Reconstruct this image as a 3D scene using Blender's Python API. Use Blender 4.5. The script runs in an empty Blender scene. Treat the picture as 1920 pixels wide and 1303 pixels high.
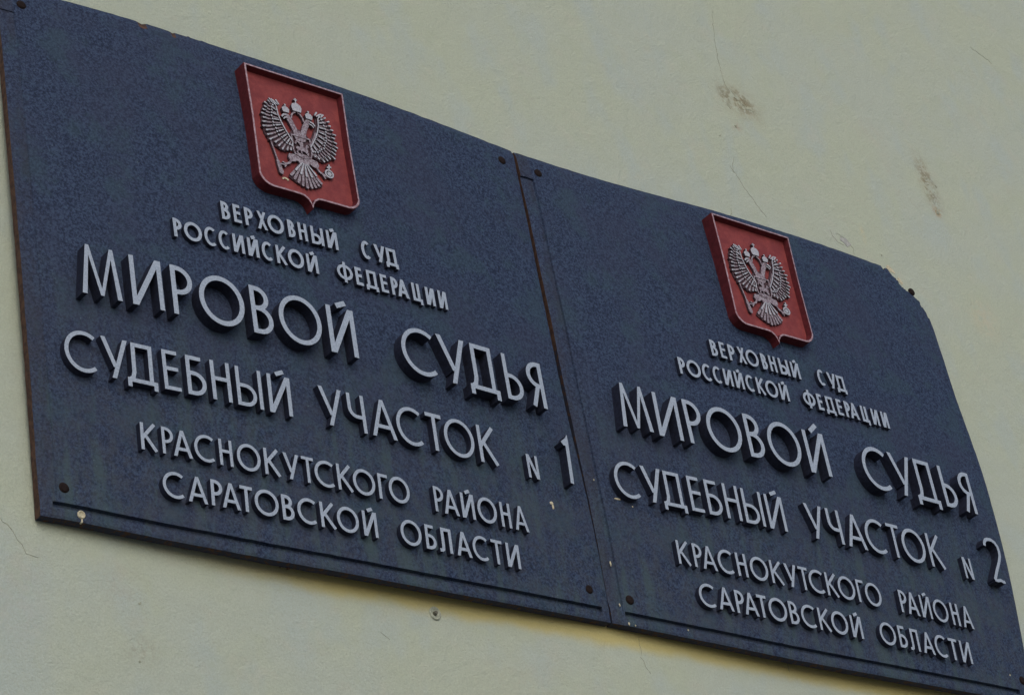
import bpy, bmesh, math, random
from mathutils import Vector, Matrix, noise
from mathutils.geometry import delaunay_2d_cdt
R_ = math.radians
sc = bpy.context.scene
COL = sc.collection
HT = 3.0                                   # height of the plates' lower edge above the ground

# ------------------------------------------------------------------ camera
def B(x, y, z):                            # wall coordinates (right, up, out of the wall) -> world
    return Vector((x, -z, y + HT))
cam_d = bpy.data.cameras.new("camera"); cam = bpy.data.objects.new("camera", cam_d); COL.objects.link(cam)
cam_d.sensor_fit = 'HORIZONTAL'; cam_d.sensor_width = 36.0
cam_d.lens = 36.0 * 5134.2326 / 1920.0
cam_d.clip_start = 0.05; cam_d.clip_end = 2000
YAW, PIT, ROL = R_(43.19762), R_(-30.71751), R_(10.78385)
Rm = Matrix.Rotation(ROL, 3, 'Z') @ Matrix.Rotation(PIT, 3, 'X') @ Matrix.Rotation(YAW, 3, 'Y')
A_ = Matrix(((1, 0, 0), (0, 0, -1), (0, 1, 0)))      # wall axes -> world axes
M3 = A_ @ Rm.transposed()
M4 = M3.to_4x4(); M4.translation = B(-1.361028, -1.423579, 2.222796)
cam.matrix_world = M4
sc.camera = cam

# ------------------------------------------------------------------ sky, sun, exposure
SUN_EL, SUN_AZ = R_(33), R_(200)           # azimuth from +Y, clockwise seen from above: high, in front of the wall
w = bpy.data.worlds.new("World"); sc.world = w; w.use_nodes = True
nt = w.node_tree
sky = nt.nodes.new('ShaderNodeTexSky'); sky.sky_type = 'NISHITA'; sky.sun_disc = False
sky.sun_elevation = SUN_EL; sky.sun_rotation = SUN_AZ; sky.air_density = 1.0; sky.dust_density = 2.5
bg = nt.nodes['Background']; bg.inputs['Strength'].default_value = 0.14
nt.links.new(sky.outputs[0], bg.inputs['Color'])
sd = bpy.data.lights.new("sun", 'SUN'); sd.energy = 0.72; sd.angle = R_(60); sd.color = (1, .97, .91)
so = bpy.data.objects.new("sun", sd); COL.objects.link(so)
dirv = Vector((math.sin(SUN_AZ) * math.cos(SUN_EL), math.cos(SUN_AZ) * math.cos(SUN_EL), math.sin(SUN_EL)))
so.rotation_euler = dirv.to_track_quat('Z', 'Y').to_euler(); so.location = (0, -5, 12)
sc.view_settings.view_transform = 'Standard'; sc.view_settings.look = 'None'
sc.view_settings.exposure = -0.15; sc.view_settings.gamma = 1.0

rnd = random.Random(7)
# ------------------------------------------------------------------ materials
class N:
    """small node-tree writer"""
    def __init__(s, name, rough=.6, spec=.3):
        s.m = bpy.data.materials.new(name); s.m.use_nodes = True; s.t = s.m.node_tree
        s.b = s.t.nodes['Principled BSDF']
        s.b.inputs['Roughness'].default_value = rough; s.b.inputs['Specular IOR Level'].default_value = spec
        tc = s.t.nodes.new('ShaderNodeTexCoord'); s.co = tc.outputs['Object']
    def n(s, t, **k):
        q = s.t.nodes.new(t)
        for a, v in k.items(): setattr(q, a, v)
        return q
    def L(s, a, b): s.t.links.new(a, b)
    def val(s, sock, v):
        if isinstance(v, (int, float)): sock.default_value = v
        elif isinstance(v, (tuple, list)): sock.default_value = tuple(v) + ((1,) if len(v) == 3 and len(sock.default_value) == 4 else ())
        else: s.L(v, sock)
    def noise(s, scale, detail=4, rough=.6, co=None, out='Fac', dist=0):
        q = s.n('ShaderNodeTexNoise'); q.inputs['Scale'].default_value = scale; q.inputs['Detail'].default_value = detail
        q.inputs['Roughness'].default_value = rough; q.inputs['Distortion'].default_value = dist
        s.L(co or s.co, q.inputs['Vector']); return q.outputs[out]
    def ramp(s, v, a, b, lo=0., hi=1.):
        q = s.n('ShaderNodeMapRange', interpolation_type='SMOOTHSTEP')
        s.val(q.inputs['Value'], v)
        for i, x in zip(('From Min', 'From Max', 'To Min', 'To Max'), (a, b, lo, hi)): q.inputs[i].default_value = x
        return q.outputs[0]
    def math(s, op, a, b=0.):
        q = s.n('ShaderNodeMath', operation=op); s.val(q.inputs[0], a); s.val(q.inputs[1], b); return q.outputs[0]
    def mix(s, f, a, b, bt='MIX'):
        q = s.n('ShaderNodeMix', data_type='RGBA', blend_type=bt)
        s.val(q.inputs[0], f); s.val(q.inputs[6], a); s.val(q.inputs[7], b); return q.outputs[2]
    def spot(s, x, y, rx, ry, ang=0., soft=.0):
        """1 inside an ellipse on the wall plane, fading to 0 at its rim"""
        mp = s.n('ShaderNodeMapping', vector_type='TEXTURE')
        mp.inputs['Location'].default_value = (x, 0, y); mp.inputs['Rotation'].default_value = (0, -ang, 0)
        mp.inputs['Scale'].default_value = (rx, 1e3, ry)
        s.L(s.co, mp.inputs['Vector'])
        q = s.n('ShaderNodeVectorMath', operation='LENGTH'); s.L(mp.outputs[0], q.inputs[0])
        return s.ramp(q.outputs['Value'], 1.0, soft, 0, 1)
    def bump(s, h, strength, dist):
        q = s.n('ShaderNodeBump'); q.inputs['Strength'].default_value = strength; q.inputs['Distance'].default_value = dist
        s.L(h, q.inputs['Height']); s.L(q.outputs[0], s.b.inputs['Normal'])
    def color(s, c): s.val(s.b.inputs['Base Color'], c); return s.m
    def stretch(s, sx, sy, sz):
        mp = s.n('ShaderNodeMapping'); mp.inputs['Scale'].default_value = (sx, sy, sz); s.L(s.co, mp.inputs['Vector']); return mp.outputs[0]

def plain(name, c, rough=.6, spec=.3, vary=.0, scale=300, dark=None):
    m = N(name, rough, spec)
    if vary:
        d = dark or tuple(v * (1 - vary) for v in c)
        f = m.ramp(m.noise(scale, 3), .35, .65)
        m.bump(m.noise(scale * 2, 3), .3, .0006)
        return m.color(m.mix(f, d, c))
    return m.color(c)

def wall_material():
    m = N("cream_plaster", .85, .15)
    big = m.ramp(m.noise(5.0, 4, .55), .38, .64)
    c = m.mix(big, (.438, .492, .405), (.430, .488, .440))
    patch = m.ramp(m.noise(16.0, 3, .5, m.stretch(1, 1, .55)), .50, .68)
    c = m.mix(m.math('MULTIPLY', patch, .65), c, (.405, .480, .480))
    green = m.ramp(m.noise(24.0, 4, .6), .55, .72)
    c = m.mix(m.math('MULTIPLY', green, .35), c, (.415, .475, .360))
    pink = m.ramp(m.noise(31.0, 3, .5), .56, .72)
    c = m.mix(m.math('MULTIPLY', pink, .35), c, (.465, .480, .415))
    grain = m.noise(420, 4, .75)
    c = m.mix(m.ramp(grain, .34, .66, .0, .55), c, (.34, .385, .325))
    speck = m.ramp(m.noise(210, 3, .6), .66, .76)
    c = m.mix(m.math('MULTIPLY', speck, .45), c, (.33, .31, .25))
    # dirt runs, holes and flaked patches seen on the plaster
    fine = m.ramp(m.noise(95, 5, .8), .44, .58)
    mid = m.ramp(m.noise(60, 4, .75), .36, .60)
    def stain(f, sp, amt, colr, tex):
        return m.mix(m.math('MULTIPLY', m.math('MULTIPLY', sp, tex), amt), f, colr)
    for (x, y, rx, ry, a, amt, col, tx) in (
        (1.305, .982, .075, .055, -.3, .45, (.33, .29, .19), mid), (1.305, .985, .052, .034, -.3, .9, (.17, .135, .075), fine), (1.275, .985, .018, .034, .4, .6, (.20, .18, .12), fine),
        (1.283, .930, .020, .014, 0, .5, (.36, .26, .20), mid),
        (1.712, .948, .036, .095, .12, .40, (.34, .30, .21), mid), (1.712, .950, .026, .078, .12, .85, (.18, .145, .085), fine), (1.716, .897, .016, .016, 0, .9, (.33, .20, .09), mid),
        (1.512, .797, .010, .034, 0, .35, (.60, .50, .26), mid),
        (1.452, .772, .034, .017, -.35, .45, (.40, .42, .43), mid),
        (.105, -.060, .05, .05, 0, .28, (.36, .35, .29), fine), (.12, -.135, .035, .03, 0, .45, (.28, .27, .22), fine),
        (-.02, -.10, .05, .09, 0, .3, (.42, .42, .42), mid), (1.115, .016, .06, .03, .3, .35, (.34, .33, .26), fine),
        (.65, -.09, .12, .05, .3, .2, (.42, .41, .33), mid), (1.60, 1.02, .05, .04, 0, .2, (.46, .40, .34), mid),
        (1.755, .700, .05, .06, 0, .5, (.50, .46, .34), mid)):
        c = stain(c, m.spot(x, y, rx, ry, a), amt, col, tx)
    # yellow tone of the shaded strip under the plates, painted into the wall colour
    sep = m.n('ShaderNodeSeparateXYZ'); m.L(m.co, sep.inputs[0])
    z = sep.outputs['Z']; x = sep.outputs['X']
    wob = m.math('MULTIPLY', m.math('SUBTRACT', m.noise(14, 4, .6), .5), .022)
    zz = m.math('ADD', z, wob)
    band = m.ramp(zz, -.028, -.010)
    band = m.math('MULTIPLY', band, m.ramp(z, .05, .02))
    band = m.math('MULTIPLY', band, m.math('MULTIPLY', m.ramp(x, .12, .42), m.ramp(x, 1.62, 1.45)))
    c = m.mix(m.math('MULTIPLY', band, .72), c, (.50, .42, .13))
    h = m.math('ADD', m.noise(260, 5, .75), m.math('MULTIPLY', m.noise(36, 5, .65), 2.0))
    m.bump(h, .75, .0020)
    return m.color(c)

def panel_material():
    m = N("slate_blue_hammered_paint", .66, .16)
    g = m.ramp(m.noise(310, 4, .8), .40, .62)
    c = m.mix(g, (.009, .016, .043), (.044, .069, .134))
    g2 = m.ramp(m.noise(170, 4, .75), .50, .66)
    c = m.mix(m.math('MULTIPLY', g2, .45), c, (.054, .090, .160))
    g4 = m.ramp(m.noise(230, 3, .7, m.stretch(1.1, 1, .9)), .54, .68)
    c = m.mix(m.math('MULTIPLY', g4, .50), c, (.009, .012, .028))
    g3 = m.ramp(m.noise(9, 4, .6), .42, .66)
    c = m.mix(m.math('MULTIPLY', g3, .40), c, (.034, .042, .080))
    teal = m.ramp(m.noise(19, 4, .65), .50, .66)
    c = m.mix(m.math('MULTIPLY', teal, .38), c, (.034, .068, .092))
    sep = m.n('ShaderNodeSeparateXYZ'); m.L(m.co, sep.inputs[0])
    low = m.ramp(sep.outputs['Z'], .42, .06)
    dust = m.ramp(m.noise(60, 5, .75), .36, .66)
    c = m.mix(m.math('MULTIPLY', m.math('MULTIPLY', dust, low), .40), c, (.060, .068, .082))
    run = m.ramp(m.noise(42, 4, .65, m.stretch(1, 1, .16)), .46, .70)
    c = m.mix(m.math('MULTIPLY', m.math('MULTIPLY', run, low), .55), c, (.055, .092, .098))
    worn = m.math('MULTIPLY', m.ramp(sep.outputs['X'], .0225, .0195), m.ramp(m.noise(40, 4, .7, m.stretch(1, 1, .3)), .35, .6))
    c = m.mix(m.math('MULTIPLY', worn, .35), c, (.032, .030, .040))
    specks = m.ramp(m.noise(330, 2, .5), .725, .77)
    c = m.mix(m.math('MULTIPLY', specks, .4), c, (.19, .25, .28))
    m.bump(m.noise(420, 3, .7), .6, .0010)
    return m.color(c)

def rust_material():
    m = N("rusty_brown_edge", .8, .1)
    f = m.ramp(m.noise(120, 4, .7), .38, .62)
    return m.color(m.mix(f, (.055, .036, .032), (.100, .058, .044)))

def dark_edge_material():
    m = N("worn_dark_edge", .8, .1)
    f = m.ramp(m.noise(150, 4, .7), .50, .62)
    return m.color(m.mix(f, (.030, .034, .055), (.075, .042, .030)))

def letter_material():
    m = N("silver_painted_face", .55, .35)
    f = m.ramp(m.noise(420, 4, .75), .33, .64)
    c = m.mix(f, (.240, .295, .390), (.350, .420, .535))
    wear = m.ramp(m.noise(240, 4, .8), .60, .72)
    c = m.mix(m.math('MULTIPLY', wear, .55), c, (.16, .17, .20))
    m.bump(m.noise(600, 3), .3, .0005)
    return m.color(c)

def red_material():
    m = N("faded_red_paint", .6, .25)
    f = m.ramp(m.noise(40, 5, .65), .38, .64)
    c = m.mix(f, (.175, .030, .034), (.250, .050, .050))
    f2 = m.ramp(m.noise(380, 3, .7), .40, .66)
    c = m.mix(m.math('MULTIPLY', f2, .4), c, (.14, .030, .036))
    m.bump(m.noise(420, 3), .35, .0006)
    return m.color(c)

def eagle_material():
    m = N("worn_silver_relief", .5, .35)
    f = m.ramp(m.noise(420, 4, .75), .38, .62)
    c = m.mix(f, (.13, .085, .11), (.34, .315, .375))
    m.bump(m.noise(700, 3), .4, .0006)
    return m.color(c)

MAT = dict(
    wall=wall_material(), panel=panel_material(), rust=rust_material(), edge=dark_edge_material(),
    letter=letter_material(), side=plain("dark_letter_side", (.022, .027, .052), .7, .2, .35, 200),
    red=red_material(), redside=plain("dark_red_side", (.115, .018, .024), .65, .2, .3, 150),
    rim=plain("pale_rim_paint", (.38, .29, .35), .55, .3, .35, 260, (.24, .14, .17)),
    eagle=eagle_material(), eagle_base=plain("dark_maroon_relief_base", (.085, .050, .066), .7, .2, .3, 300),
    crown=plain("silver_crown_paint", (.44, .46, .54), .5, .35, .35, 420),
    screw=plain("rusted_screw_head", (.020, .014, .014), .85, .1, .4, 500),
    pale=plain("pale_ivory_fleck", (.60, .56, .42), .7, .2, .35, 420),
    crack=plain("grey_brown_crack", (.355, .380, .305), .9, .1, .4, 220),
    flake=plain("grey_bare_plaster", (.42, .44, .44), .9, .1, .25, 180),
    plug=plain("grey_plastic_plug", (.40, .44, .37), .6, .3, .3, 300),
    plugscrew=plain("dull_grey_screw", (.17, .17, .14), .7, .2, .3, 500),
    ground=plain("pale_concrete_yard", (.30, .285, .25), .9, .2, .3, 6))

# ------------------------------------------------------------------ object helpers
def tag(o, label=None, cat=None, group=None, kind=None):
    for k, v in (('label', label), ('category', cat), ('group', group), ('kind', kind)):
        if v: o[k] = v
    return o
def empty(name, loc):
    o = bpy.data.objects.new(name, None); o.location = loc; COL.objects.link(o); o.empty_display_size = .05
    return o
def mesh_obj(name, bm, mats, parent=None, loc=None, smooth=False):
    me = bpy.data.meshes.new(name); bm.normal_update(); bm.to_mesh(me); bm.free()
    for m in (mats if isinstance(mats, (list, tuple)) else [mats]): me.materials.append(m)
    if smooth:
        for p in me.polygons: p.use_smooth = True
    o = bpy.data.objects.new(name, me); COL.objects.link(o)
    if parent: o.parent = parent
    if loc is not None: o.location = loc
    return o

# ------------------------------------------------------------------ stroke shapes -> one clean extruded solid
def stroke(pts, t, closed=False):
    """thick polyline -> list of quads, mitred joints, butt ends"""
    P = [Vector(p) for p in pts]; n = len(P); out = []; L = []; Rr = []
    for i in range(n):
        a = P[i - 1] if (i > 0 or closed) else None
        b = P[(i + 1) % n] if (i < n - 1 or closed) else None
        d1 = (P[i] - a).normalized() if a is not None else None
        d2 = (b - P[i]).normalized() if b is not None else None
        d1 = d1 or d2; d2 = d2 or d1
        n1 = Vector((-d1.y, d1.x)); n2 = Vector((-d2.y, d2.x)); mm = n1 + n2
        if mm.length < .2: mm = n1.copy()
        mm.normalize(); k = min(1 / max(mm.dot(n1), .3), 2.6)
        L.append(P[i] + mm * k * t / 2); Rr.append(P[i] - mm * k * t / 2)
    for i in range(n if closed else n - 1):
        j = (i + 1) % n; out.append([L[i], Rr[i], Rr[j], L[j]])
    return out
def arc(cx, cy, rx, ry, a0, a1, n=18):
    return [(cx + rx * math.cos(R_(a0 + (a1 - a0) * i / n)), cy + ry * math.sin(R_(a0 + (a1 - a0) * i / n))) for i in range(n + 1)]
def disc(cx, cy, rx, ry=None, n=14):
    return [[Vector(p) for p in arc(cx, cy, rx, ry or rx, 0, 360, n)[:-1]]]
def union2d(polys):
    vs, fs = [], []
    for p in polys:
        if sum(p[i].x * p[(i + 1) % len(p)].y - p[(i + 1) % len(p)].x * p[i].y for i in range(len(p))) < 0: p = p[::-1]
        fs.append(list(range(len(vs), len(vs) + len(p)))); vs += [Vector((q[0], q[1])) for q in p]
    v, e, f, ov, oe, of = delaunay_2d_cdt(vs, [], fs, 0, 2e-6)
    return v, [t for t, o in zip(f, of) if len(o)]
def solid(polys, ztop, zbot, jitter=0.):
    """extrude the union of polygons; ztop / zbot are functions of (x, y). material 0 = front, 1 = sides"""
    v, tris = union2d(polys)
    bm = bmesh.new()
    used = sorted({i for t in tris for i in t})
    top = {}; bot = {}
    for i in used:
        x, y = v[i]
        top[i] = bm.verts.new((x, -ztop(x, y), y)); bot[i] = bm.verts.new((x, -zbot(x, y), y))
    edges = {}
    for t in tris:
        area = sum(v[t[k]].x * v[t[(k + 1) % len(t)]].y - v[t[(k + 1) % len(t)]].x * v[t[k]].y for k in range(len(t)))
        if area < 0: t = t[::-1]
        if abs(area) < 1e-12: continue
        try: f = bm.faces.new([top[i] for i in t]); f.material_index = 0
        except ValueError: continue
        for k in range(len(t)): edges[(t[k], t[(k + 1) % len(t)])] = 1
    for (a, b) in edges:
        if (b, a) not in edges:
            try: f = bm.faces.new([top[a], bot[a], bot[b], top[b]]); f.material_index = 1
            except ValueError: pass
    return bm

# ------------------------------------------------------------------ plate geometry (wall metres, local to each plate)
W, H, BUL = .80, .7275, .01856
def bulge(x, y):
    u = 2 * x / W - 1; q = 2 * y / H - 1
    return BUL * (1 - (u * u + q * q) / 2)

# lettering: base line, cap height, depth, stroke, then each letter with its measured left and right edge
LINES = {
 1: (.4477, .0265, .006, .0042, [('В',.2745,.2866),('Е',.2918,.3026),('Р',.3081,.32),('Х',.3265,.3394),('О',.341,.3648),('В',.3709,.3814),('Н',.3864,.3993),('Ы',.4054,.4241),('Й',.4291,.4454),('С',.4819,.4951),('У',.5024,.5195),('Д',.519,.5383)]),
 2: (.4024, .0267, .006, .0042, [('Р',.2024,.214),('О',.2169,.2416),('С',.2451,.2611),('С',.265,.2798),('И',.2853,.301),('Й',.3061,.3218),('С',.3264,.3416),('К',.3474,.3625),('О',.3644,.3877),('Й',.3921,.4086),('Ф',.4373,.461),('Е',.4653,.476),('Д',.4805,.4993),('Е',.5041,.5152),('Р',.5205,.5311),('А',.5297,.5476),('Ц',.5538,.5685),('И',.5753,.5895),('И',.5958,.6093)]),
 3: (.2819, .0674, .018, .0063, [('М',.0632,.1144),('И',.1276,.1694),('Р',.1818,.2103),('О',.2184,.2805),('В',.2902,.3196),('О',.3291,.3905),('Й',.4006,.4411),('С',.5103,.5631),('У',.5689,.614),('Д',.6144,.6624),('Ь',.6745,.7031),('Я',.7134,.7402)]),
 4: (.1793, .0521, .014, .0051, [('С',.0363,.0766),('У',.0828,.1168),('Д',.1142,.1529),('Е',.1613,.1831),('Б',.1921,.2176),('Н',.225,.2511),('Ы',.2588,.2939),('Й',.3024,.3344),('У',.3748,.4085),('Ч',.416,.4409),('А',.449,.4858),('С',.4873,.5266),('Т',.5336,.5581),('О',.5602,.6072),('К',.6142,.6436),('N',.6924,.7105),('1',.7566,.7665)]),
 5: (.0970, .0339, .010, .0040, [('К',.1266,.1478),('Р',.1538,.1686),('А',.1679,.1925),('С',.1956,.2223),('Н',.2284,.2459),('О',.2519,.2836),('К',.2888,.3107),('У',.3151,.3369),('Т',.3408,.3575),('С',.3583,.3864),('К',.3904,.4123),('О',.4128,.4448),('Г',.4496,.4637),('О',.465,.4957),('Р',.5328,.5472),('А',.5465,.5694),('Й',.5742,.5946),('О',.5994,.6297),('Н',.6359,.6517),('А',.6575,.6793)]),
 6: (.0429, .0325, .010, .0041, [('С',.15,.1777),('А',.1821,.2072),('Р',.2122,.2273),('А',.2263,.2504),('Т',.2506,.2672),('О',.2698,.3021),('В',.3067,.323),('С',.3278,.3545),('К',.3597,.381),('О',.3828,.4137),('Й',.4198,.4403),('О',.4743,.5051),('Б',.5111,.5269),('Л',.5314,.5507),('А',.5572,.5803),('С',.5828,.6071),('Т',.6125,.6296),('И',.6358,.6565)]),
}
# how the second plate's letters sit off the first one's (x, dx, dy)
SHIFT = {1: [(.27,-.001,-.0005),(.54,-.003,.0002)], 2: [(.2,.0015,-.0006),(.4,-.001,0),(.6,.0007,.002)],
         3: [(.07,.0043,.003),(.13,.001,.0005),(.18,-.0004,.001),(.3,-.0004,.0016),(.43,.0015,.0005),(.68,.0031,.0037),(.74,.0063,.005)],
         4: [(.16,.002,.0006),(.23,0,.0005),(.3,-.002,-.0003),(.62,.0005,.0004),(.7,-.006,.0006)],
         5: [(.13,-.0005,.0018),(.54,-.002,-.001),(.68,.0003,-.0014)], 6: [(.21,.0003,.0007),(.65,.0014,-.0038)]}
def interp(tab, x, k):
    if x <= tab[0][0]: return tab[0][k]
    for a, b in zip(tab, tab[1:]):
        if x <= b[0]: return a[k] + (b[k] - a[k]) * (x - a[0]) / (b[0] - a[0])
    return tab[-1][k]

def glyph(ch, w, h, t):
    """strokes of one letter in a box w x h (stroke width t); returns polygons and, for a breve, a second list"""
    q = t / 2; S = []; br = None
    def s(*pts, tt=t, closed=False): S.extend(stroke(pts, tt, closed))
    def bowl(x0, y0, x1, y1, n=14):                       # open to the left: top edge, half round, bottom edge
        ry = (y1 - y0) / 2; rx = min(ry * 1.02, (x1 - x0) * .86)
        s((x0, y1), *arc(x1 - rx, (y0 + y1) / 2, rx, ry, 90, -90, n), (x0, y0))
    if ch in 'ИЙ':
        s((q, 0), (q, h)); s((w - q, 0), (w - q, h))
        S.extend([[Vector((0, 0)), Vector((t * 1.25, 0)), Vector((w, h)), Vector((w - t * 1.25, h))]])
        if ch == 'Й': br = stroke([(w * .40, h * 1.03), (w * .76, h * 1.135)], t * 1.05)
    elif ch == 'N':
        s((q, 0), (q, h)); s((w - q, 0), (w - q, h)); S.extend([[Vector((0, h)), Vector((t * 1.2, h)), Vector((w, 0)), Vector((w - t * 1.2, 0))]])
    elif ch == 'М':
        a = w * .17; tp = t * .62
        S.extend([[Vector((0, 0)), Vector((t, 0)), Vector((a + tp, h)), Vector((a - tp * .2, h))],
                  [Vector((w - t, 0)), Vector((w, 0)), Vector((w - a + tp * .2, h)), Vector((w - a - tp, h))]])
        S.extend([[Vector((a - tp * .2, h)), Vector((w / 2 - t * .35, h * .02)), Vector((w / 2 + t * .35, h * .02)), Vector((a + tp, h))],
                  [Vector((w - a - tp, h)), Vector((w / 2 - t * .35, h * .02)), Vector((w / 2 + t * .35, h * .02)), Vector((w - a + tp * .2, h))]])
    elif ch == 'О':
        s(*arc(w / 2, h / 2, w / 2 - q, h * 1.03 / 2 - q, 0, 360, 40)[:-1], closed=True)
    elif ch == 'С':
        r = h * 1.03 / 2 - q; rx = min(r * .99, (w - t) / 1.62); a = math.degrees(math.acos(max(-.2, min(.95, (w - rx - t) / rx))))
        s(*arc(rx + q, h / 2, rx, r, a, 360 - a, 34))
    elif ch in 'РЬЯБВ':
        if ch != 'Я': s((q, 0), (q, h))
        if ch == 'Р': bowl(q, h * .46, w - q, h - q)
        if ch in 'Ь': bowl(q, q, w - q, h * .53)
        if ch == 'Б': bowl(q, q, w - q, h * .56); s((q, h - q), (w * .80, h - q))
        if ch == 'В': bowl(q, q, w - q, h * .54); bowl(q, h * .54, w * .88 - q, h - q)
        if ch == 'Я':
            s((w - q, 0), (w - q, h)); ry = h * .24
            s((w - q, h - q), *arc(q + min(ry, w * .6), h - q - ry, min(ry, w * .6), ry, 90, 270, 14), (w - q, h - q - 2 * ry))
            s((w * .62, h - q - 2 * ry), (w * .08 + q, 0))
    elif ch == 'Ы':
        s((q, 0), (q, h)); bowl(q, q, w * .70, h * .53); s((w - q, 0), (w - q, h))
    elif ch == 'Е':
        s((q, 0), (q, h)); s((q, q), (w, q)); s((q, h - q), (w * .9, h - q)); s((q, h * .54), (w * .92, h * .54))
    elif ch == 'Н':
        s((q, 0), (q, h)); s((w - q, 0), (w - q, h)); s((q, h * .55), (w - q, h * .55))
    elif ch == 'Х':
        e = w * .06; k = t * 1.02
        S.extend([[Vector((-e, 0)), Vector((k - e, 0)), Vector((w, h)), Vector((w - k, h))],
                  [Vector((w + e - k, 0)), Vector((w + e, 0)), Vector((k, h)), Vector((0, h))]])
    elif ch == 'У':
        xb = w * .42
        S.extend([[Vector((xb - t * .55, 0)), Vector((xb + t * .55, 0)), Vector((w, h)), Vector((w - t * 1.15, h))]])
        j = .27; xj = xb + (w - q - xb) * j
        S.extend([[Vector((xj - t * .9, h * j)), Vector((xj + t * .1, h * j * 1.05)), Vector((t * 1.15, h)), Vector((0, h))]])
    elif ch == 'Д':
        l = w * .235; r = w * .80; f = -h * .125
        s((l, h), (l, h * .26), (l - w * .045, h * .12), (w * .08, q)); s((r, h), (r, 0))
        s((l - q, h - q), (r + q, h - q)); s((0, q), (w, q)); s((q, t), (q, f)); s((w - q, t), (w - q, f))
    elif ch == 'Л':
        l = w * .30; r = w - q
        s((l, h), (l, h * .25), (l - w * .03, h * .11), (w * .17, q * 1.1), (0, q)); s((r, 0), (r, h)); s((l - q, h - q), (r + q, h - q))
    elif ch == 'К':
        s((q, 0), (q, h)); s((q, h * .43), (w * .86, h)); s((w * .26, h * .57), (w - t * .5, 0))
    elif ch == 'А':
        S.extend([[Vector((0, 0)), Vector((t * 1.1, 0)), Vector((w / 2 + t * .5, h)), Vector((w / 2 - t * .5, h))],
                  [Vector((w - t * 1.1, 0)), Vector((w, 0)), Vector((w / 2 + t * .5, h)), Vector((w / 2 - t * .5, h))]])
        s((w * .18, h * .29), (w * .82, h * .29))
    elif ch == 'Т':
        s((0, h - q), (w, h - q)); s((w / 2, 0), (w / 2, h))
    elif ch == 'Г':
        s((q, 0), (q, h)); s((q, h - q), (w, h - q))
    elif ch == 'Ц':
        r = w - q * 2
        s((q, h), (q, q), (w, q)); s((r - q * .3, h), (r - q * .3, 0)); s((w - q * .8, t), (w - q * .8, -h * .16), tt=t * .8)
    elif ch == 'Ч':
        rr = min(h * .22, w * .45)
        s((q, h), (q, h * .40 + rr), *arc(q + rr, h * .40 + rr, rr, rr, 180, 270, 8)[1:], (w - q, h * .40)); s((w - q, 0), (w - q, h))
    elif ch == 'Ф':
        s(*arc(w / 2, h * .5, w / 2 - q, h * .42 - q, 0, 360, 32)[:-1], closed=True); s((w / 2, -h * .07), (w / 2, h * 1.07))
    return S, br

def shift_polys(P, dx, dy): return [[Vector((p[0] + dx, p[1] + dy)) for p in poly] for poly in P]

DEPTH = {1: .0060, 2: .0060, 3: .0165, 4: .0100, 5: .0080, 6: .0080}
def lower(x, y, plate, dz):                            # face position for a letter dz thinner than first measured
    return (x + W * plate + 1.361) / 2.22 * dz, (y + 1.4236) / 2.22 * dz
def add_lettering(root, plate):
    top = lambda h: (lambda x, y: bulge(x, y) + h)
    bot = lambda x, y: bulge(x, y) - .0012
    r = random.Random(11 + plate)
    for ln, (yb, hc, dep, t, row) in LINES.items():
        for k, (ch, x0, x1) in enumerate(row):
            dx = interp(SHIFT[ln], x0, 1) if plate else 0.; dy = interp(SHIFT[ln], x0, 2) if plate else 0.
            tt = t * r.uniform(.94, 1.06); name = 'letter'; hh = dep; br = None
            ex, ey = lower(x0, yb, plate, dep - DEPTH[ln]); hh = DEPTH[ln]
            if ch == '1':
                name = 'digit'; hh = .0145; ex, ey = lower(x0, yb, plate, -.0005)
                if plate == 0:
                    P = [[Vector(p) for p in q] for q in (((.7612, .1818), (.7668, .1812), (.7690, .2425), (.7634, .2425)), ((.7634, .2425), (.7690, .2425), (.7686, .2533), (.7640, .2470)), ((.7562, .2405), (.7597, .2358), (.7634, .2400), (.7640, .2470)), ((.7597, .2358), (.7640, .2358), (.7640, .2400), (.7634, .2400)))]
                else:
                    P = stroke([(.7452, .2378), (.7470, .2440), (.7505, .2480), (.7560, .2503), (.7640, .2508), (.7710, .2480), (.7752, .2420), (.7762, .2350), (.7752, .2270), (.7700, .2165), (.7600, .2010), (.7512, .1862), (.7508, .1842)], .0052)
                    P += stroke([(.7496, .1842), (.7560, .1835), (.7630, .1858), (.7690, .1838), (.7726, .1846)], .0048)
            else:
                hb = hc
                if ch == 'N': hb = .0335; yy = .1757; hh = .0085; tt = .0040; ex, ey = lower(x0, yb, plate, .0035)
                else: yy = yb
                P, br = glyph(ch, x1 - x0, hb * r.uniform(.99, 1.01), tt)
                if br and plate and ln == 3:
                    wd = x1 - x0; br = stroke([(wd * .42, hb * 1.01), (wd * .78, hb * 1.20)], tt * 1.05)
                P = shift_polys(P, x0 + dx, yy + dy)
                if br: br = shift_polys(br, x0 + dx + ex, yy + dy + ey)
            P = shift_polys(P, ex, ey)
            sa = r.gauss(0, .006); jy = r.gauss(0, .0002)
            xc, yc = (x0 + x1) / 2 + dx + ex, yb + hc / 2
            tilt = lambda Q: [[Vector((xc + (p[0] - xc) - (p[1] - yc) * sa, yc + (p[1] - yc) + (p[0] - xc) * sa + jy)) for p in poly] for poly in Q]
            P = tilt(P); br = tilt(br) if br else br
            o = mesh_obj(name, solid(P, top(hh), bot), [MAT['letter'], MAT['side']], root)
            if br: mesh_obj('breve', solid(br, top(hh * .97), bot), [MAT['letter'], MAT['side']], o)

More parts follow.
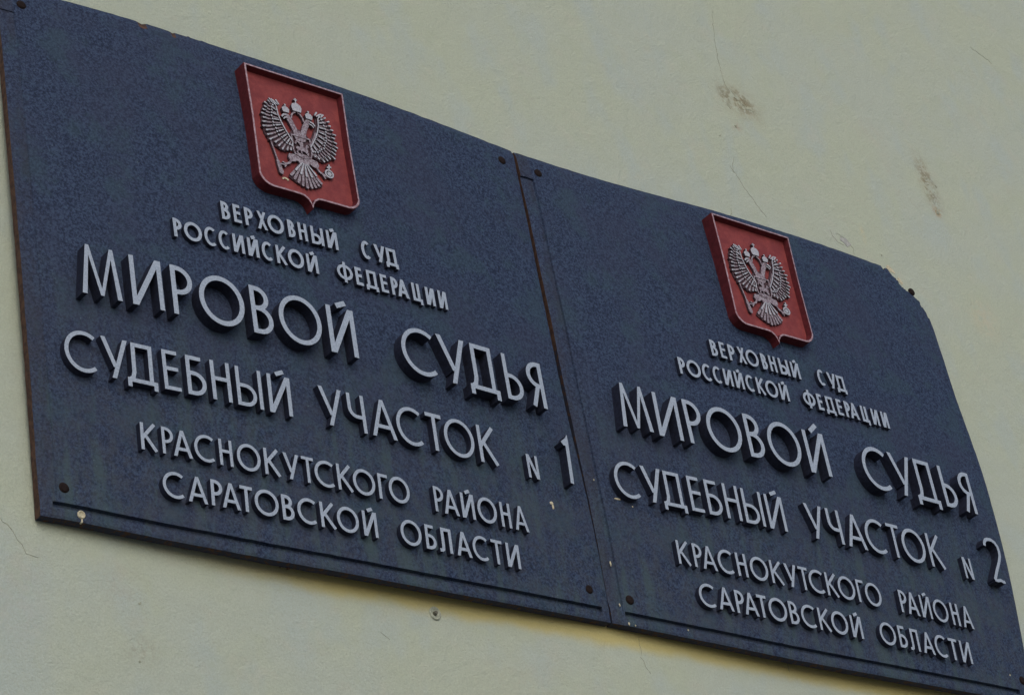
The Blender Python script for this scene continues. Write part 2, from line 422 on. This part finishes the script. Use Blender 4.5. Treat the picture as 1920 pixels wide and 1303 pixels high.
# ------------------------------------------------------------------ the plates
def pw(tab, x):
    if x <= tab[0][0]: return tab[0][1]
    for a, b in zip(tab, tab[1:]):
        if x <= b[0]:
            f = (x - a[0]) / (b[0] - a[0]); return a[1] + (b[1] - a[1]) * f
    return tab[-1][1]
def smooth_tab(tab, x):                                    # gentle version of pw for bowed edges
    e = .03
    return (pw(tab, x - e) + 2 * pw(tab, x) + pw(tab, x + e)) / 4

EDGE = [dict(  # top y(x), bottom y(x), left x(y), right x(y) measured along each rim
    top=[(-.01,.733),(.097,.7358),(.19,.7372),(.29,.7362),(.371,.7359),(.47,.7348),(.574,.733),(.682,.7298),(.766,.7268),(.80,.7268)],
    bot=[(0,-.0008),(.043,-.001),(.134,-.0041),(.285,-.0058),(.433,-.0043),(.575,-.0025),(.676,.0001),(.80,.004)],
    left=[(0,.003),(.06,.0018),(.14,.0012),(.284,0),(.46,0),(.6,.001),(.73,.002)],
    right=[(0,.8045),(.082,.8035),(.134,.8020),(.198,.7985),(.28,.7925),(.37,.7898),(.44,.7904),(.53,.7912),(.645,.7942),(.73,.7972)]),
 dict(
    top=[(0,.7265),(.05,.7235),(.124,.7205),(.261,.7226),(.365,.727),(.462,.7294),(.596,.7309),(.70,.7305),(.733,.7302),(.7345,.7255),(.7395,.7245),(.7415,.7285),(.7475,.7285),(.7525,.7225),(.7535,.7170),(.7625,.7120),(.7640,.7050),(.7685,.7015),(.7715,.700),(.80,.6985)],
    bot=[(0,.0040),(.136,.0001),(.32,-.0038),(.52,-.002),(.684,.0014),(.80,.004)],
    left=[(0,.0075),(.082,.0073),(.134,.0063),(.198,.0035),(.28,.0010),(.37,-.0010),(.44,.0002),(.53,-.0001),(.645,.0015),(.73,.0014)],
    right=[(0,.790),(.104,.7981),(.18,.8047),(.26,.81),(.357,.8102),(.412,.8074),(.49,.8011),(.546,.7985),(.625,.7994),(.668,.7950),(.678,.7915),(.682,.7930),(.688,.7875),(.694,.7840),(.6985,.7760),(.73,.7745)])]

def make_plate(root, plate):
    E = EDGE[plate]
    def lines(total, marks, step):
        L = sorted(set([0, total] + marks)); out = []
        for a, b in zip(L, L[1:]):
            n = max(1, int(math.ceil((b - a) / step))); out += [a + (b - a) * i / n for i in range(n)]
        return out + [total]
    gx0, gx1 = (.0150, .7885) if plate == 0 else (.0226, .7700)
    gy0, gy1 = .0122, .0196
    XS = lines(W, [.0055, gx0, gx0 + .0004, .0192, .0202, .0212, .0222, gx1 - .0004, gx1, .7945], .010)
    
    XS += [] if plate == 0 else []
    YS = lines(H, [.003, gy0, gy0 + .0008, gy1 - .0008, gy1, H - .0434, H - .0428, H - .0115, H - .0095, H - .001], .011)
    if plate == 1:
        XS = sorted(set(XS + [.73 + .0022 * i for i in range(31)])); YS = sorted(set(YS + [.655 + .0022 * i for i in range(27)]))
        XS = [x for i, x in enumerate(XS) if i == 0 or x - XS[i - 1] > 2e-4]; YS = [x for i, x in enumerate(YS) if i == 0 or x - YS[i - 1] > 2e-4]
    else:
        XS = sorted(set(XS + [.185 + .003 * i for i in range(36)])); XS = [x for i, x in enumerate(XS) if i == 0 or x - XS[i - 1] > 2e-4]
    fine = plate == 1
    def tp(x):
        y = pw(E['top'], x) if (fine and x > .715) else smooth_tab(E['top'], x)
        y += .0009 * noise.noise(Vector((x * 60, 3 + plate, 0)))
        if plate == 0:
            for c, wd, dp in ((.203, .008, .0030), (.2475, .004, .0022), (.2715, .002, -.0016), (.291, .002, -.0014)): y -= dp * max(0, 1 - abs(x - c) / wd)
        return y
    def rt(y):
        x = pw(E['right'], y) if (fine and y > .64) else smooth_tab(E['right'], y)
        return x + .0005 * noise.noise(Vector((y * 60, 9 + plate, 0)))
    def bt(x): return smooth_tab(E['bot'], x) + .0005 * noise.noise(Vector((x * 50, 20 + plate, 0)))
    def lf(y): return smooth_tab(E['left'], y) + .0005 * noise.noise(Vector((y * 50, 30 + plate, 0)))
    def warp(x, y):
        # blend the measured rim offsets across the sheet
        s, t = x / W, y / H
        fy = max(0, 1 - (H - y) / .25) ** 1.0; fb = max(0, 1 - y / .25)
        fr = max(0, 1 - (W - x) / .25); fl = max(0, 1 - x / .25)
        ry = tp(x) - H; rb = bt(x)
        rx = rt(min(y, H)) - W; rl = lf(y)
        if plate == 1 and x > .70 and y > .62:             # broken corner: clip to the rim instead of squeezing
            return (min(x + max(-.02, rx) * fr, rt(y) if y < .6985 else x), min(y + fy * max(ry, -.004), tp(x)))
        return (x + rx * fr + rl * fl, y + ry * fy + rb * fb)
    def dz(x, y):
        d = 0
        if gx0 + .0002 < x < gx1 - .0002 and gy0 + .0004 < y < gy1 - .0004: d -= .0050
        if x < .0207 and .022 < y < H - .043: d -= .0026 if plate else .0013
        if y > H - .0100: d -= .0030 * min(1, (y - (H - .0100)) / .0095)
        if x < .004 or x > W - .004 or y < .002: d -= .0008
        d += .0006 * noise.noise(Vector((x * 9, y * 9, plate * 5)))
        return d
    T = .0125
    def clip(x, y):
        return plate == 1 and ((y > tp(x) + .0004) or (x > rt(y) + .0004))
    bm = bmesh.new(); V = {}; Bk = {}
    for i, x in enumerate(XS):
        for j, y in enumerate(YS):
            X, Y = warp(x, y); z = bulge(x, y) + dz(x, y)
            V[i, j] = bm.verts.new((X, -z, Y)); Bk[i, j] = bm.verts.new((X, -(bulge(x, y) - T), Y))
    nx, ny = len(XS), len(YS); live = {}
    for i in range(nx - 1):
        for j in range(ny - 1):
            if plate == 1:
                cx, cy = (XS[i] + XS[i + 1]) / 2, (YS[j] + YS[j + 1]) / 2
                if cx > .73 and cy > .655 and (cy > tp(cx) or cx > rt(cy)): continue
            live[i, j] = 1
            bm.faces.new([V[i, j], V[i + 1, j], V[i + 1, j + 1], V[i, j + 1]])
            f = bm.faces.new([Bk[i, j], Bk[i, j + 1], Bk[i + 1, j + 1], Bk[i + 1, j]]); f.material_index = 2
    for (i, j) in live:
        for (a, b, nb, mi) in (((i, j), (i + 1, j), (i, j - 1), 2), ((i + 1, j), (i + 1, j + 1), (i + 1, j), 1), ((i + 1, j + 1), (i, j + 1), (i, j + 1), 2), ((i, j + 1), (i, j), (i - 1, j), 1)):
            if nb not in live:
                f = bm.faces.new([V[a], Bk[a], Bk[b], V[b]]); f.material_index = 2 if (plate == 1 and mi == 1 and YS[j] < .40) else mi
    # bare rusty chips along the upper rim of the first plate
    if plate == 0:
        for f in bm.faces:
            c = f.calc_center_median()
            if f.material_index == 0 and c.z > .7255 and (abs(c.x - .204) < .0055 or abs(c.x - .2475) < .0035): f.material_index = 1
    loose = [v for v in bm.verts if not v.link_faces]
    bmesh.ops.delete(bm, geom=loose, context='VERTS')
    return mesh_obj('plate', bm, [MAT['panel'], MAT['rust'], MAT['edge']], root)

def screw(root, x, y, r=.0052, dz_=0.):
    bm = bmesh.new(); n = 18; z = bulge(x, y) + dz_
    prof = [(r * 1.25, -.0012), (r * 1.22, .0004), (r * 1.02, .0006), (r * 1.0, .0009), (r * .72, .0013), (r * .25, .0014)]
    rings = [[bm.verts.new((x + a * math.cos(2 * math.pi * k / n), -(z + b), y + a * math.sin(2 * math.pi * k / n))) for k in range(n)] for a, b in prof]
    for p, q in zip(rings, rings[1:]):
        for k in range(n): bm.faces.new([p[k], p[(k + 1) % n], q[(k + 1) % n], q[k]])
    bm.faces.new(rings[-1])
    bmesh.ops.recalc_face_normals(bm, faces=bm.faces)
    return mesh_obj('screw', bm, MAT['screw'], root, smooth=True)

def blob(name, root, x, y, z, rx, ry, rz, mat, seed=0, loc=None):
    bm = bmesh.new(); bmesh.ops.create_icosphere(bm, subdivisions=3, radius=1)
    for v in bm.verts:
        k = 1 + .35 * noise.noise(v.co * 1.7 + Vector((seed * 3.1, 0, 0)))
        v.co = Vector((x + v.co.x * rx * k, -z + v.co.y * rz, y + v.co.z * ry * k))
    return mesh_obj(name, bm, mat, root, smooth=True)

# ------------------------------------------------------------------ the shield with its two-headed eagle
SX, ST, SB, STIP, SW = .4088, .6988, .5122, .4950, .0765
def shield_outline(inset=0.):
    w_, r = SW - inset, .0200 - inset * .5
    b = SB + inset; t = ST - inset
    pts = [(-w_, t), (-w_ + .0015, .62), (-w_ + .0005, b + r)]
    pts += [(x, y) for x, y in arc(-w_ + r, b + r, r, r, 180, 270, 8)][1:]
    pts += [(-.0170 + inset * .2, b), (-.0110 + inset * .3, b - .0010), (-.0055 + inset * .4, b - .0050), (-.0022 + inset * .3, b - .0100)]
    tip = STIP + inset * 1.9
    half = pts
    full = half + [(0, tip)] + [(-x, y) for x, y in reversed(half)]
    return [(SX + x, y) for x, y in full]
def make_shield(root, dx, dy):
    zc = bulge(SX, .61); zt = zc + .0175; zf = zc + .0085
    o = shield_outline(); a = shield_outline(.0027); bI = shield_outline(.0046)
    bm = bmesh.new(); n = len(o)
    def ring(P, z): return [bm.verts.new((x + dx, -z, y + dy)) for x, y in P]
    r0 = ring([(SX + (x - SX) * 1.0, y) for x, y in o], zc - .012); r1 = ring(o, zt - .0006); r1b = ring(shield_outline(.0004), zt)
    r2 = ring(a, zt); r3 = ring(bI, zf)
    def band(p, q, mi):
        for k in range(n):
            f = bm.faces.new([p[k], q[k], q[(k + 1) % n], p[(k + 1) % n]]); f.material_index = mi
    band(r0, r1, 1); band(r1, r1b, 1)
    band(r2, r3, 1)
    v, tris = union2d([[Vector((x + dx, y + dy)) for x, y in bI]])
    top = [bm.verts.new((p.x, -zf, p.y)) for p in v]
    for t in tris: bm.faces.new([top[i] for i in t])
    bmesh.ops.remove_doubles(bm, verts=bm.verts, dist=1e-6)
    bmesh.ops.recalc_face_normals(bm, faces=bm.faces)
    sh = mesh_obj('shield', bm, [MAT['red'], MAT['redside']], root)
    bm = bmesh.new()
    p = ring.__call__ if False else None
    def ring2(P, z): return [bm.verts.new((x + dx, -z, y + dy)) for x, y in P]
    q0 = ring2(shield_outline(.0004), zt); q1 = ring2(a, zt + .0002)
    q0 = q0
    for k in range(n): bm.faces.new([q0[k], q1[k], q1[(k + 1) % n], q0[(k + 1) % n]])
    bmesh.ops.recalc_face_normals(bm, faces=bm.faces)
    if sum(f.normal.y for f in bm.faces) > 0:
        for f in bm.faces: f.normal_flip()
    mesh_obj('rim', bm, MAT['rim'], sh)
    make_eagle(sh, dx + SX, dy, zf)
    return sh, zf

def capsule(x0, y0, x1, y1, r0, r1):
    d = Vector((x1 - x0, y1 - y0)); a = math.degrees(math.atan2(d.y, d.x))
    p = arc(x1, y1, r1, r1, a - 90, a + 90, 6) + arc(x0, y0, r0, r0, a + 90, a + 270, 4)
    return [[Vector(q) for q in p]]
def path_pt(P, f):
    L = [0]
    for a, b in zip(P, P[1:]): L.append(L[-1] + math.hypot(b[0] - a[0], b[1] - a[1]))
    s = f * L[-1]
    for i in range(len(P) - 1):
        if s <= L[i + 1] + 1e-12:
            k = (s - L[i]) / max(L[i + 1] - L[i], 1e-9); return (P[i][0] + (P[i + 1][0] - P[i][0]) * k, P[i][1] + (P[i + 1][1] - P[i][1]) * k)
    return P[-1]
def make_eagle(parent, cx, dy, zf):
    base, mid, hi = [], [], []
    tips = [(-.0385, .6560), (-.0475, .6490), (-.0530, .6390), (-.0556, .6270), (-.0562, .6130), (-.0545, .6000), (-.0490, .5905), (-.0420, .5845), (-.0340, .5805), (-.0260, .5795), (-.0185, .5825)]
    bone = [(-.0320, .6470), (-.0310, .6350), (-.0275, .6230), (-.0225, .6120), (-.0175, .6030), (-.0135, .5960)]
    for sgn in (-1, 1):
        fx = lambda p: (-p[0] * sgn if sgn > 0 else p[0], p[1])
        m = lambda x: x if sgn < 0 else -x
        nF = 17; rr_ = random.Random(5 + sgn)
        for i in range(nF):
            f = i / (nF - 1); t = path_pt(tips, f); b = path_pt(bone, f ** .95)
            k = .98 + .05 * ((i * 7) % 3 - 1) + rr_.uniform(-.02, .02)
            t = (b[0] + (t[0] - b[0]) * k, b[1] + (t[1] - b[1]) * k)
            at = lambda q: (b[0] + (t[0] - b[0]) * q, b[1] + (t[1] - b[1]) * q)
            p0, p1, p2 = at(.80), at(1.0), at(.46)
            mid += capsule(m(b[0]), b[1], m(t[0]), t[1], .0007, .00140)
            hi += capsule(m(p0[0]), p0[1], m(p1[0]), p1[1], .0004, .00125)
            hi += disc(m(p2[0]), p2[1], .00145, .00145, 10)
            if i % 2 == 0:
                p3 = at(.10); p4 = at(.34); hi += capsule(m(p3[0]), p3[1], m(p4[0]), p4[1], .0007, .00115)
        hi += stroke([fx(p) for p in bone], .0018)
        base += [[Vector(fx(p)) for p in ([(-.010, .600), (-.013, .590)] + list(reversed(tips)) + [(-.030, .652), (-.028, .635), (-.021, .618), (-.012, .606)])]]
        for (a, b_) in (((-.036, .6545), (-.0300, .6500)), ((-.0410, .6555), (-.0370, .6505)), ((-.031, .6560), (-.0275, .6510))): hi += capsule(m(a[0]), a[1], m(b_[0]), b_[1], .0013, .0008)
        inner = [(-.012, .600), (-.018, .606), (-.022, .614), (-.026, .624)]
        mid += stroke([fx(p) for p in inner], .0022)
        # neck, head, beak
        neck = [(-.0035, .606), (-.0055, .614), (-.0080, .622), (-.0115, .630), (-.0150, .6355)]
        mid += stroke([fx(p) for p in neck], .0078)
        mid += disc(m(-.0165), .6365, .0052, .0046)
        hi += stroke([fx(p) for p in [(-.018, .6375), (-.0225, .6365), (-.0255, .6325)]], .0024)
        hi += stroke([fx(p) for p in [(-.0165, .6335), (-.0205, .6325), (-.0230, .6295)]], .0015)
        # ribbon from the great crown
        mid += stroke([fx(p) for p in [(-.0015, .6475), (-.0055, .6455), (-.0085, .6410), (-.0095, .6350)]], .0021)
        # small crown
        c0 = -.0178
        hi += [[Vector((m(c0 + x), .6415 + y)) for x, y in ((-.0045, 0), (.0045, 0), (.0058, .0055), (.0030, .0085), (0, .0095), (-.0030, .0085), (-.0058, .0055))]]
        hi += stroke([(m(c0), .650), (m(c0), .6545)], .0014); hi += stroke([(m(c0 - .0016), .6532), (m(c0 + .0016), .6532)], .0012)
        # thigh and claw
        mid += [[Vector((m(x), y)) for x, y in ((-.006, .580), (-.013, .578), (-.0215, .577), (-.0235, .571), (-.0205, .565), (-.0140, .5665), (-.008, .570))]]
        mid += stroke([fx(p) for p in [(-.0185, .568), (-.0225, .562), (-.0290, .5585)]], .0028)
        for (ex, ey) in ((-.0335, .5605), (-.0340, .5565), (-.0310, .5530)): mid += stroke([fx((-.0270, .5590)), fx((ex, ey))], .0016)
    # body, tail
    mid += disc(0, .5745, .0125, .0080, 16); mid += disc(0, .5700, .0085, .0080, 16)
    base += disc(0, .600, .0175, .022, 20); mid += disc(0, .6095, .0100, .0085, 16)
    for i in range(9):
        a = R_(-90 + (i - 4) * 9.8); ln = .0405 - .0012 * abs(i - 4)
        t = (math.cos(a) * ln, .5715 + math.sin(a) * ln)
        mid += capsule(math.cos(a) * .006, .5715 + math.sin(a) * .006, t[0], t[1], .0008, .0020)
        if i % 2 == 0: hi += capsule(math.cos(a) * .006, .5715 + math.sin(a) * .006, math.cos(a) * .024, .5715 + math.sin(a) * .024, .0008, .0016)
    base += [[Vector((0, .578))] + [Vector((math.cos(R_(g)) * .0395, .5715 + math.sin(R_(g)) * .0395)) for g in range(-130, -49, 8)]]
    # great crown
    hi += [[Vector((x, .6480 + y)) for x, y in ((-.0062, 0), (.0062, 0), (.0080, .0068), (.0064, .0108), (.0025, .0132), (-.0025, .0132), (-.0064, .0108), (-.0080, .0068))]]
    hi += stroke([(0, .660), (0, .6690)], .0018); hi += stroke([(-.0027, .6665), (.0027, .6665)], .0016)
    # breast shield: frame and rider
    fr = [(-.0140, .6085), (.0140, .6085), (.0140, .5850), (.0120, .5790), (0, .5755), (-.0120, .5790), (-.0140, .5850)]
    base += [[Vector((x * 1.06, .592 + (y - .592) * 1.06)) for x, y in fr]]
    frame = stroke(fr, .0018, True)
    rider = capsule(-.0065, .5890, .0055, .5890, .0030, .0034) + stroke([(.0050, .5905), (.0085, .5965), (.0105, .5945)], .0030) \
        + stroke([(-.0055, .5880), (-.0085, .5830), (-.0070, .5805)], .0018) + stroke([(-.002, .5880), (-.0015, .5815)], .0018) + stroke([(.004, .5880), (.0085, .5845), (.0075, .5815)], .0018) \
        + capsule(-.0005, .5920, .0005, .5985, .0024, .0020) + disc(.0010, .6020, .0020) + stroke([(-.0085, .6035), (.0090, .5800)], .0011) \
        + stroke([(-.0100, .5795), (-.003, .5785), (.0060, .5785)], .0020) + stroke([(-.001, .598), (-.0075, .600), (-.0100, .5950)], .0022)
    # sceptre and orb
    mid += stroke([(-.0470, .5880), (-.0400, .5580)], .0020) + capsule(-.0405, .5600, -.0372, .5440, .0022, .0034) + disc(-.0365, .5425, .0022)
    mid += stroke([(-.0300, .5570), (-.0385, .5560)], .0020)
    mid += stroke([(.0280, .5585), (.0330, .5590)], .0024)
    orb = stroke(arc(.0375, .5625, .0058, .0055, 0, 360, 18)[:-1], .0022, True) + disc(.0375, .5625, .0034) + stroke([(.0378, .5670), (.0390, .5775)], .0024) + stroke([(.0350, .5720), (.0420, .5738)], .0022)
    ft = lambda z: (lambda x, y: z)
    mv = lambda P: shift_polys(P, cx, dy)
    eg = mesh_obj('eagle', solid(mv(base), ft(zf + .0022), ft(zf - .001)), [MAT['eagle_base'], MAT['eagle_base']], parent)
    mesh_obj('plumage', solid(mv(mid), ft(zf + .0040), ft(zf + .0005)), [MAT['eagle'], MAT['eagle_base']], parent)
    mesh_obj('crown_and_covert_relief', solid(mv(hi), ft(zf + .0054), ft(zf + .001)), [MAT['crown'], MAT['eagle_base']], parent)
    mesh_obj('breast_shield', solid(mv(frame + rider), ft(zf + .0048), ft(zf + .001)), [MAT['eagle'], MAT['eagle_base']], parent)
    mesh_obj('orb', solid(mv(orb), ft(zf + .0046), ft(zf - .001)), [MAT['crown'], MAT['eagle_base']], parent)

# ------------------------------------------------------------------ wall, ground
ZW = -.0140
def make_wall():
    root = empty('plaster_wall', (0, 0, HT))
    tag(root, "cream yellow plastered house wall with hairline cracks and dirt marks behind the two name plates", "wall")
    bm = bmesh.new()
    x0, x1, y0, y1, th = -5., 8., -HT, 3.2, .4
    vs = [bm.verts.new((x, -z, y)) for z in (ZW, ZW - th) for (x, y) in ((x0, y0), (x1, y0), (x1, y1), (x0, y1))]
    for f in ((0, 1, 2, 3), (5, 4, 7, 6), (1, 5, 6, 2), (4, 0, 3, 7), (3, 2, 6, 7), (4, 5, 1, 0)): bm.faces.new([vs[i] for i in f])
    bmesh.ops.recalc_face_normals(bm, faces=bm.faces)
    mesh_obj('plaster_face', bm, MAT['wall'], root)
    return root
wall = make_wall()

def crack(pts, wd, seed):
    r = random.Random(seed); P = []
    for a, b in zip(pts, pts[1:]):
        n = max(2, int(math.hypot(b[0] - a[0], b[1] - a[1]) / .0045))
        for i in range(n):
            f = i / n; P.append((a[0] + (b[0] - a[0]) * f + r.gauss(0, .0010), a[1] + (b[1] - a[1]) * f + r.gauss(0, .0010)))
    P.append(pts[-1]); bm = bmesh.new(); n = len(P); L = []
    for i, p in enumerate(P):
        q0, q1 = Vector(P[max(0, i - 1)]), Vector(P[min(n - 1, i + 1)]); d = (q1 - q0).normalized(); nn = Vector((-d.y, d.x))
        k = wd * (.25 + .75 * abs(noise.noise(Vector((i * .23, seed * 2.3, 0)))) * 2) * min(1, .2 + 4 * min(i, n - 1 - i) / n)
        L.append([bm.verts.new((p[0] + nn.x * k * s_, -(ZW + e), p[1] + nn.y * k * s_)) for s_, e in ((-.5, .0001), (0, .0005), (.5, .0001))])
    for a, b in zip(L, L[1:]):
        for k in (0, 1): bm.faces.new([a[k], b[k], b[k + 1], a[k + 1]])
    bmesh.ops.recalc_face_normals(bm, faces=bm.faces)
    return mesh_obj('crack', bm, MAT['crack'], wall)
CR = [([(1.2964, 1.1603), (1.286, 1.105), (1.2806, 1.06), (1.2817, 1.0188), (1.288, 1.000)], .0011), ([(1.2613, .8678), (1.255, .85), (1.253, .8337)], .0011),
      ([(1.2480, .845), (1.2755, .8013), (1.2880, .785), (1.3007, .7667)], .0016), ([(1.248, .905), (1.243, .8985)], .0022),
      ([(-.0420, .000), (-.0359, -.0073), (-.0250, -.0180), (-.0155, -.0324), (-.0110, -.0420), (.004, -.0450)], .0013),
      ([(1.113, .051), (1.108, .030), (1.119, .012), (1.1193, -.0102)], .0014), ([(.86, -.002), (.858, -.030), (.868, -.050)], .0011),
      ([(1.4380, .7820), (1.4400, .7720), (1.4500, .7640), (1.4620, .7610)], .0016), ([(1.4500, .7790), (1.4700, .7760), (1.4820, .7600), (1.4815, .7480)], .0012),
      ([(1.285, .985), (1.276, .970), (1.283, .962)], .0024), ([(1.300, .988), (1.318, .975), (1.332, .972)], .0020), ([(1.293, 1.001), (1.301, .992)], .0040),
      ([(1.9426, 1.3086), (1.9650, 1.3000), (1.9901, 1.2897)], .0007), ([(1.220, .745), (1.226, .752), (1.227, .762)], .0016),
      ([(.45, -.06), (.462, -.068)], .0014)]
for i, (p, wd) in enumerate(CR): crack(p, wd, i + 1)
def flake(name, cx, cy, rx, ry, seed, mat, ang=0.):
    bm = bmesh.new(); n = 26; ca, sa = math.cos(ang), math.sin(ang); ring = []
    for k in range(n):
        a = 2 * math.pi * k / n; q = .75 + .6 * noise.noise(Vector((math.cos(a) * 1.8, math.sin(a) * 1.8, seed)))
        x, y = rx * q * math.cos(a), ry * q * math.sin(a); ring.append((cx + x * ca - y * sa, cy + x * sa + y * ca))
    t = [bm.verts.new((x, -(ZW + .0006), y)) for x, y in ring]; b = [bm.verts.new((cx + (x - cx) * 1.04, -(ZW - .0005), cy + (y - cy) * 1.04)) for x, y in ring]
    bm.faces.new(t)
    for k in range(n): bm.faces.new([t[k], b[k], b[(k + 1) % n], t[(k + 1) % n]])
    bmesh.ops.recalc_face_normals(bm, faces=bm.faces)
    return mesh_obj(name, bm, mat, wall)
flake('flaked_patch', 1.5560, .7420, .012, .006, 5.1, MAT['pale'], -.6)
flake('flaked_patch', 1.5720, .7250, .010, .004, 8.1, MAT['pale'], -.8)
flake('flaked_patch', 1.4660, .7700, .016, .008, 3.3, MAT['flake'], -.5)
for (x, y, r_, s_) in ((1.7125, .9615, .0035, 1), (1.731, .9505, .003, 2), (1.7152, .8938, .0045, 3), (1.2428, .8998, .0018, 4), (1.283, .930, .003, 5), (1.545, .7650, .0020, 6),
                      (.1254, -.0787, .0022, 7), (.1178, -.1496, .0018, 8), (.62, -.145, .002, 11)):
    flake('pit', x, y, r_, r_ * .8, s_, MAT['crack'], s_)

bm = bmesh.new()
vs = [bm.verts.new(p) for p in ((-400, -400, 0), (400, -400, 0), (400, 400, 0), (-400, 400, 0))]; bm.faces.new(vs)
tag(mesh_obj('ground', bm, MAT['ground']), kind='structure')

# ------------------------------------------------------------------ the two plates
LAB = ("slate blue court name plate ending in figure 1, with a rusty left edge",
       "slate blue court name plate ending in figure 2, its upper right corner broken")
SCREWS = (((.0329, .7047), (.7703, .6989), (.0324, .0371), (.7747, .0436)), ((.0332, .6961), (.7712, .6945), (.0407, .0398), (.7736, .0384)))
for k in (0, 1):
    root = empty('name_plate', B(W * k, 0, 0))
    tag(root, LAB[k], "sign", "court name plates on the wall")
    make_plate(root, k)
    sh, zf = make_shield(root, *((0, 0) if k == 0 else (-.0020, -.0015)))
    add_lettering(root, k)
    for x, y in SCREWS[k]: screw(root, x, y)
    if k == 0:
        for j, (x, y, rx, ry) in enumerate(((.7345, .1545, .0028, .0022), (.7358, .1500, .0016, .0038))):
            blob('paint_fleck', root, x, y, bulge(x, y), rx, ry, .0010, MAT['pale'], j)
        bm = solid(stroke(arc(.3785 , .5352, .0042, .0030, 170, 10, 8), .0024), lambda x, y: zf + .0009, lambda x, y: zf - .0005)
        mesh_obj('paint_fleck', bm, [MAT['pale'], MAT['pale']], sh)
        # pale nail head with a dried drip on the lower border
        bm = bmesh.new()
        nz = bulge(.0511, .0075)
        for (ra, rb, zz) in ((.0050, .0034, .0016),):
            n = 18
            q = [[bm.verts.new((.0511 + a * math.cos(2 * math.pi * i / n), -(nz + z), .0075 + a * math.sin(2 * math.pi * i / n))) for i in range(n)] for a, z in ((.0050, -.001), (.0048, .0012), (.0036, .0018), (.0030, .0006), (.0012, .0004))]
            for a, b in zip(q, q[1:]):
                for i in range(n): bm.faces.new([a[i], a[(i + 1) % n], b[(i + 1) % n], b[i]])
            bm.faces.new(q[-1])
        bmesh.ops.recalc_face_normals(bm, faces=bm.faces)
        nl = mesh_obj('nail', bm, MAT['pale'], root, smooth=True)
        bm = solid(stroke([(.0514, .0030), (.0516, .0000), (.0510, -.0020)], .0018), lambda x, y: bulge(x, max(y, 0)) + .0006, lambda x, y: bulge(x, max(y, 0)) - .003)
        mesh_obj('drip', bm, [MAT['pale'], MAT['pale']], nl)
    else:
        for j, (x, y, rx, ry) in enumerate(((.0500, .1835, .0050, .0014), (.0732, .1764, .0011, .0011), (.0190, .0865, .0012, .0034), (.0225, .0300, .0009, .0024), (.0330, .0060, .0014, .0020), (.0430, .0050, .0009, .0012), (.1300, .0110, .0012, .0011), (.0160, .2050, .0008, .0012), (.7480, .0420, .0011, .0013))):
            blob('paint_fleck', root, x, y, bulge(x, y), rx, ry, .0007, MAT['pale'], j + 5)

# ------------------------------------------------------------------ fixings left in the wall
root = empty('wall_plug', B(.5356, -.0222, ZW)); tag(root, "round grey plastic wall plug with a screw in it, below the plates", "wall plug")
bm = bmesh.new(); n = 22
q = [[bm.verts.new((a * math.cos(2 * math.pi * i / n), -z, a * 1.05 * math.sin(2 * math.pi * i / n))) for i in range(n)] for a, z in ((.0085, -.002), (.0082, .0018), (.0068, .0022), (.0060, .0004), (.0040, .0002))]
for a, b in zip(q, q[1:]):
    for i in range(n): bm.faces.new([a[i], a[(i + 1) % n], b[(i + 1) % n], b[i]])
bm.faces.new(q[-1]); bmesh.ops.recalc_face_normals(bm, faces=bm.faces)
mesh_obj('collar', bm, MAT['plug'], root, smooth=True)
bm = bmesh.new(); bmesh.ops.create_cone(bm, segments=14, radius1=.0030, radius2=.0022, depth=.004, cap_ends=True, matrix=Matrix.Translation((0, -.002, 0)) @ Matrix.Rotation(R_(90), 4, 'X'))
mesh_obj('screw', bm, MAT['plugscrew'], root)
root = empty('bent_nail', B(.3190, .0015, ZW)); tag(root, "small rusty bent nail in the wall just under the lower edge of the plate", "nail")
bm = bmesh.new()
path = [(0, .0, -.003), (0, .0005, .006), (.0008, -.0005, .010), (.0022, -.0040, .0115), (.0035, -.0085, .0105)]
prev = None
for i, (x, y, z) in enumerate(path):
    r_ = .0017 if i < 4 else .0022
    d = Vector(path[min(i + 1, 4)]) - Vector(path[max(i - 1, 0)]); d.normalize(); u = d.orthogonal().normalized(); v_ = d.cross(u)
    ring = []
    for k in range(10):
        p = Vector((x, y, z)) + (u * math.cos(k * math.pi / 5) + v_ * math.sin(k * math.pi / 5)) * r_
        ring.append(bm.verts.new((p.x, -p.z, p.y)))
    if prev:
        for k in range(10): bm.faces.new([prev[k], prev[(k + 1) % 10], ring[(k + 1) % 10], ring[k]])
    prev = ring
bm.faces.new(prev); bmesh.ops.recalc_face_normals(bm, faces=bm.faces)
mesh_obj('shank', bm, MAT['rust'], root, smooth=True)
